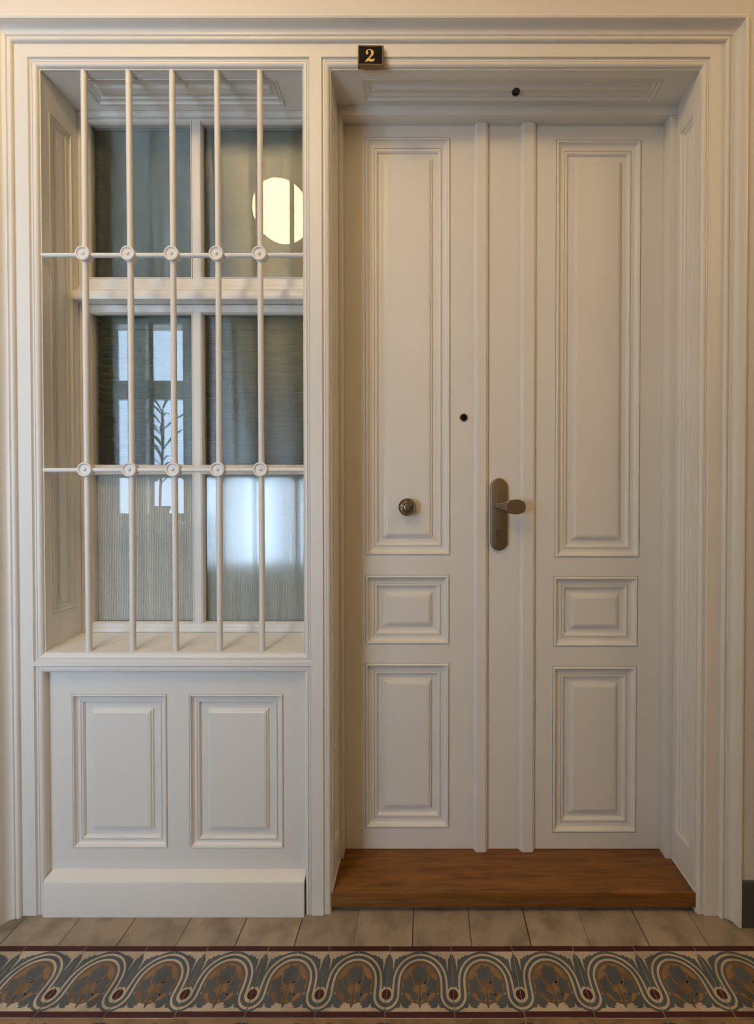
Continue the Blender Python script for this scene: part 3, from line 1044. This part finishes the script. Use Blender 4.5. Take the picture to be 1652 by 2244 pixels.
def stadium(cx, z0, z1, r, n=14):
    return [(cx + r * math.cos(math.radians(a)), z1 - r + r * math.sin(math.radians(a))) for a in [180 * i / n for i in range(n + 1)]] + \
           [(cx + r * math.cos(math.radians(180 + a)), z0 + r + r * math.sin(math.radians(180 + a))) for a in [180 * i / n for i in range(n + 1)]]
PX = 0.2415
hp = extrude_poly('handle_plate', stadium(PX, 1.077, 1.320, 0.0288), DY - 0.011, DY, NICKEL, door, 0.003, 3)
hp['label'] = 'long rounded nickel handle plate'
# cylinder lock: round plug above a slot
key = [(PX - 0.0045 * 1, 1.1200)]
ky = extrude_poly('lock_cylinder', [(PX + 0.009 * math.cos(math.radians(a)), 1.1385 + 0.009 * math.sin(math.radians(a))) for a in range(-52, 233, 15)] +
                  [(PX - 0.0055, 1.1180)] + [(PX + 0.0055 * math.cos(math.radians(a)), 1.1150 + 0.0055 * math.sin(math.radians(a))) for a in range(180, 361, 20)] + [(PX + 0.0055, 1.1180)],
                  DY - 0.0118, DY - 0.005, DARKHOLE, hp)
extrude_poly('lock_face', [(PX + 0.0074 * math.cos(math.radians(a)), 1.1385 + 0.0074 * math.sin(math.radians(a))) for a in range(-60, 241, 15)] + [(PX - 0.0042, 1.1170)] +
             [(PX + 0.0040 * math.cos(math.radians(a)), 1.1155 + 0.0040 * math.sin(math.radians(a))) for a in range(180, 361, 20)] + [(PX + 0.0042, 1.1170)],
             DY - 0.0124, DY - 0.006, NICKEL, hp)
extrude_poly('key_slot', [(PX - 0.0085, 1.1385), (PX - 0.0085, 1.1415), (PX + 0.002, 1.1415), (PX + 0.002, 1.1385)], DY - 0.0128, DY - 0.006, DARKHOLE, hp)
# cranked knob
bm = bmesh.new()
secs = [(0.158, 0.2335, 1.2275, 0.0125, 0.0125), (0.150, 0.2340, 1.2275, 0.0098, 0.0098), (0.137, 0.2370, 1.2272, 0.0096, 0.0096), (0.128, 0.2440, 1.2265, 0.0118, 0.0108),
        (0.120, 0.2560, 1.2255, 0.0175, 0.0145), (0.113, 0.2690, 1.2248, 0.0250, 0.0190), (0.107, 0.2790, 1.2243, 0.0300, 0.0225), (0.102, 0.2840, 1.2240, 0.0325, 0.0240),
        (0.0975, 0.2858, 1.2240, 0.0325, 0.0241), (0.0952, 0.2860, 1.2240, 0.0320, 0.0236), (0.0944, 0.2860, 1.2240, 0.0309, 0.0226)]
rings = []
for (y, cx, cz, rx, rz) in secs:
    rr = []
    for i in range(36):
        a = 2 * math.pi * i / 36
        e = 0.82
        rr.append(bm.verts.new((cx + rx * math.copysign(abs(math.cos(a)) ** e, math.cos(a)), y, cz + rz * math.copysign(abs(math.sin(a)) ** e, math.sin(a)))))
    rings.append(rr)
for A, B in zip(rings, rings[1:]):
    for i in range(36):
        bm.faces.new((A[i], A[(i + 1) % 36], B[(i + 1) % 36], B[i]))
bm.faces.new(rings[0])
bm.faces.new(rings[-1])
bmesh.ops.recalc_face_normals(bm, faces=bm.faces[:])
kb = bm_obj('knob', bm, NICKEL, door)
kb['label'] = 'cranked nickel knob with an oval face'
# peephole
pe = lathe_y('peephole', [(0.0138, -0.002), (0.0140, 0.0015), (0.0130, 0.0030), (0.0105, 0.0032), (0.0098, 0.0022), (0.0098, 0.0)], 0.124, DY, 1.523, BRASS, door, 28)
lathe_y('lens', [(0.0098, 0.0005), (0.0080, 0.0028), (0.0055, 0.0042), (0.0, 0.0050)], 0.124, DY, 1.523, BLACK, pe, 24)
# round embossed bell turn
MX, MZ = -0.0645, 1.2225
MY = DY + 0.0055
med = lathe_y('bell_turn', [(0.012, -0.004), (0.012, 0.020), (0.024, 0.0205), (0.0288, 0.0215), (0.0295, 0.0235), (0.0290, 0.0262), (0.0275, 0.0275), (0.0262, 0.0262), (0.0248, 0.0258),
                            (0.0150, 0.0285), (0.0135, 0.0300), (0.0120, 0.0285), (0.0060, 0.0300), (0.0, 0.0303)], MX, MY, MZ, SHADE_BRASS, door, 40)
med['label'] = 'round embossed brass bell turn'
bm = bmesh.new()
def stud(cx, cz, ang, sx, sz, y):
    r = bmesh.ops.create_cube(bm, size=1)
    ca, sa = math.cos(ang), math.sin(ang)
    for v in r['verts']:
        tx, tz = v.co.x * sx, v.co.z * sz
        v.co = Vector((cx + tx * ca - tz * sa, y + v.co.y * 0.0040, cz + tx * sa + tz * ca))
    bmesh.ops.bevel(bm, geom=list({e for v in r['verts'] for e in v.link_edges}), offset=0.0005, segments=1, affect='EDGES')
rr = random.Random(7)
for k in range(26):
    a = 2 * math.pi * k / 26
    if 165 < math.degrees(a) < 197 or (math.degrees(a) < 10):
        continue
    q = 0.0202 + rr.uniform(-.0012, .0012)
    stud(MX + q * math.cos(a), MZ + q * math.sin(a), a + rr.uniform(-.5, .5), rr.uniform(.0052, .0078), rr.uniform(.0012, .0020), MY - 0.0280)
for k in range(6):
    a = 2 * math.pi * k / 6 + 0.4
    stud(MX + 0.0058 * math.cos(a), MZ + 0.0058 * math.sin(a), a + 0.7, 0.0068, 0.0022, MY - 0.0305)
bm_obj('relief', bm, BRASS, med)
for cx, r in ((MX - 0.0202, 0.0040), (MX + 0.0202, 0.0024)):
    lathe_y('boss', [(r, 0.0262), (r, 0.0290), (r * 0.7, 0.0298), (r * 0.45, 0.0280), (0, 0.0278)], cx, MY, MZ, BRASS, med, 18)

# ------------------------------------------------------------------ oak threshold
th = box('threshold_plank', DX0 - 0.004, DX1 + 0.001, -0.002, DY + 0.04, 0.0155, 0.0605, OAK, None, 0.0016)
tag(th, 'brown oak plank threshold at the foot of the panelled door', 'threshold')
vd = box('gap_shade_block', DX0, DX1, 0.022, DY + 0.04, -0.002, 0.0155, GAP_SHADE, th)  # near-black block paints the shadow in the gap below the plank
vd['label'] = 'black block standing for the shade under the plank'

for x in (DX0 + 0.0005, DX1 - 0.0005):
    tube('caulk_bead', (x, 0.0, 0.0612), (x, 0.124, 0.0612), 0.0022, PAINT, trim, 8, 0.0005)

# ------------------------------------------------------------------ number plaque
pq = empty('number_plaque', (-0.1625, FY, 2.534))
bpy.context.view_layer.update()
tag(pq, 'small black plaque with a gold 2 in a bronze frame above the door', 'number plaque')
px0, px1, pz0, pz1 = -0.2000, -0.1255, 2.5055, 2.5630
rot = math.radians(-0.6)
def prot(x, z):
    cx, cz = (px0 + px1) / 2, (pz0 + pz1) / 2
    return (cx + (x - cx) * math.cos(rot) - (z - cz) * math.sin(rot), cz + (x - cx) * math.sin(rot) + (z - cz) * math.cos(rot))
pa = extrude_poly('plate', [prot(x, z) for x, z in ((px0 + 0.003, pz0 + 0.003), (px1 - 0.003, pz0 + 0.003), (px1 - 0.003, pz1 - 0.003), (px0 + 0.003, pz1 - 0.003))], -0.0235, -0.0115, BLACK, pq)
child_fix(pa, pq)
TP = lambda u, v, d: (prot(u, v)[0], -0.0275 + d, prot(u, v)[1])
fr = ring('frame', TP, px0, px1, pz0, pz1, [(0, 0.015), (0, 0.003), (0.0008, 0.0008), (0.0022, 0.0), (0.0036, 0.0010), (0.0046, 0.0036), (0.0050, 0.0050), (0.0050, 0.0070)], BRONZE, pq)
child_fix(fr, pq)
two = [(708, 345), (711, 318), (722, 292), (742, 268), (770, 253), (805, 248), (845, 252), (880, 265), (905, 288), (918, 318), (920, 352), (912, 385), (895, 412), (865, 443), (830, 470), (800, 496),
       (822, 497), (850, 505), (878, 513), (902, 513), (920, 504), (930, 494), (948, 494), (946, 524), (934, 550), (912, 570), (882, 582), (848, 581), (812, 571), (782, 563), (756, 565), (735, 576),
       (718, 590), (703, 591), (699, 576), (712, 546), (736, 515), (768, 484), (802, 450), (830, 415), (846, 380), (853, 345), (850, 308), (840, 283), (820, 268), (795, 264), (772, 270),
       (758, 284), (757, 300), (768, 316), (777, 340), (773, 366), (757, 384), (738, 389), (720, 380)]
cxp, czp = (px0 + px1) / 2, (pz0 + pz1) / 2
k = (px1 - px0) / (1188 - 495)
two = [prot(cxp + (x - 840) * k, czp + (425 - z) * k) for x, z in two]
nm = extrude_poly('numeral', two, -0.0243, -0.0233, GOLD, pq)
child_fix(nm, pq)

# ------------------------------------------------------------------ hallway behind the viewer
# opal globe lamps: the mirrored one and an added fill lamp
def globe_lamp(LX, LY, LZ, LR, label, mat):
    lamp = empty('globe_lamp', (LX, LY, R['z1']))
    bpy.context.view_layer.update()
    tag(lamp, label, 'lamp', None, 'globe lamps along the hallway ceiling')
    bm = bmesh.new()
    bmesh.ops.create_uvsphere(bm, u_segments=24, v_segments=14, radius=LR)
    for v in bm.verts:
        v.co += Vector((LX, LY, LZ))
    child_fix(bm_obj('globe', bm, mat, lamp), lamp)
    bm = bmesh.new()
    t = R['z1']
    lathe(bm, [(0.0, t - 0.001), (0.07, t - 0.001), (0.07, t - 0.015), (0.045, t - 0.04), (0.012, t - 0.05), (0.012, LZ + LR + 0.03), (0.05, LZ + LR + 0.02), (0.06, LZ + LR - 0.02)], 24, lambda a, b, c: (LX + a, LY + b, c))
    child_fix(bm_obj('ceiling_rod', bm, BRASS, lamp), lamp)
globe_lamp(-0.965, -1.30, 3.17, 0.184, 'opal glass globe lamp mirrored in the upper right window pane', GLOBE)
globe_lamp(2.40, -1.30, 3.17, 0.184, 'added unseen globe lamp filling in light from the right', FILL_GLOBE)  # added out of view to brighten the door and right side

# courtyard window with plants on its sill
w2 = empty('window_2', ((W2['x0'] + W2['x1']) / 2, R['y0'], W2['z0']))
bpy.context.view_layer.update()
tag(w2, 'bright courtyard window on the opposite wall mirrored in the glass', 'window', 'structure')
ya, yb = R['y0'] - 0.14, R['y0'] - 0.08
def w2p(name, x0, x1, z0, z1, y0=ya, y1=yb, mat=PAINT):
    o = box(name, x0, x1, y0, y1, z0, z1, mat, w2, 0.004 if mat is PAINT else 0)
    child_fix(o, w2)
X0, X1, Z0, Z1 = W2['x0'], W2['x1'], W2['z0'], W2['z1']
w2p('frame_stile', X0, X0 + 0.17, Z0, Z1)
w2p('frame_stile', X1 - 0.05, X1, Z0, Z1)
w2p('frame_head', X0, X1, Z1 - 0.05, Z1)
w2p('frame_foot', X0, X1, Z0, Z0 + 0.06)
w2p('mullion', -2.60, -2.44, Z0, Z1)
w2p('transom', X0, X1, 2.135, 2.295)
for (a, b) in ((X0 + 0.17, -2.60), (-2.44, X1 - 0.05)):
    for (c, d) in ((Z0 + 0.06, 2.135), (2.295, Z1 - 0.05)):
        w2p('pane', a, b, c, d, R['y0'] - 0.112, R['y0'] - 0.109, PANE)
w2p('sill', X0 - 0.05, X1 + 0.05, Z0 - 0.03, Z0, R['y0'] - 0.14, R['y0'] + 0.16)

# low window on the same wall
w4 = empty('window_3', ((W4['x0'] + W4['x1']) / 2, R['y0'], W4['z0']))
bpy.context.view_layer.update()
tag(w4, 'low bright window on the opposite wall mirrored in the lowest pane', 'window', 'structure')
def w4p(name, x0, x1, z0, z1, y0=ya, y1=yb, mat=PAINT):
    o = box(name, x0, x1, y0, y1, z0, z1, mat, w4, 0.004 if mat is PAINT else 0)
    child_fix(o, w4)
xm = (W4['x0'] + W4['x1']) / 2
w4p('stile', W4['x0'], W4['x0'] + 0.07, W4['z0'], W4['z1'])
w4p('stile', W4['x1'] - 0.07, W4['x1'], W4['z0'], W4['z1'])
w4p('mullion', xm - 0.03, xm + 0.03, W4['z0'], W4['z1'])
w4p('rail', W4['x0'], W4['x1'], W4['z1'] - 0.07, W4['z1'])
w4p('rail', W4['x0'], W4['x1'], W4['z0'], W4['z0'] + 0.10)
for (a, b) in ((W4['x0'] + 0.07, xm - 0.03), (xm + 0.03, W4['x1'] - 0.07)):
    w4p('pane', a, b, W4['z0'] + 0.10, W4['z1'] - 0.07, R['y0'] - 0.112, R['y0'] - 0.109, PANE)

def leaf_mesh(L, wd, droop, n=8):
    V, F = [], []
    for i in range(n + 1):
        f = i / n
        h = wd * math.sin(math.pi * min(1, f * 0.92 + 0.06)) ** 0.8 * 0.5
        x = L * f * (1 - 0.15 * f)
        z = L * (0.85 * f - droop * f * f)
        V += [(x, -h, z + 0.15 * h), (x, 0, z), (x, h, z + 0.15 * h)]
    for i in range(n):
        a = 3 * i
        F += [(a, a + 1, a + 4, a + 3), (a + 1, a + 2, a + 5, a + 4)]
    me = bpy.data.meshes.new('leaf')
    me.from_pydata(V, [], F)
    me.materials.append(LEAF)
    me.polygons.foreach_set('use_smooth', [True] * len(me.polygons))
    return me
LM = [leaf_mesh(0.42, 0.036, 0.75), leaf_mesh(0.36, 0.060, 0.55), leaf_mesh(0.52, 0.040, 0.35)]
def plant(x, label, h, nl, seed):
    rg = random.Random(seed)
    y = R['y0'] + 0.085
    e = empty('potted_plant', (x, y, Z0))
    bpy.context.view_layer.update()
    tag(e, label, 'plant', None, 'plants on the courtyard sill')
    bm = bmesh.new()
    lathe(bm, [(0.0, 0.0), (0.05, 0.0), (0.068, 0.10), (0.074, 0.10), (0.075, 0.125), (0.066, 0.125), (0.063, 0.105), (0.0, 0.105)], 24, lambda a, b, t: (x + a, y + b, Z0 + t))
    o = bm_obj('pot', bm, POT, e)
    child_fix(o, e)
    o = tube('stem', (x, y, Z0 + 0.1), (x + 0.02, y, Z0 + h), 0.010, LEAF, e, 10, 0.01)
    child_fix(o, e)
    for i in range(nl):
        f = 0.25 + 0.75 * i / (nl - 1)
        o = bpy.data.objects.new('leaf', LM[rg.randrange(3)])
        C.objects.link(o)
        o.parent = e
        o.location = (0.02 * f, 0.0, 0.1 + (h - 0.1) * f)
        ang = i * 2.4 + rg.uniform(-.3, .3)
        if math.sin(ang) < 0:
            ang = -ang
        ang = math.pi / 2 + (ang % math.pi - math.pi / 2) * 0.8
        o.rotation_euler = (0, rg.uniform(-0.25, 0.3), ang)
        k = rg.uniform(0.45, 0.68)
        o.scale = (k, k, k)
plant(-2.70, 'tall slender leafed pot plant on the left of the courtyard sill', 0.84, 26, 1)
plant(-2.22, 'bushy long leafed pot plant on the right of the courtyard sill', 0.92, 30, 2)
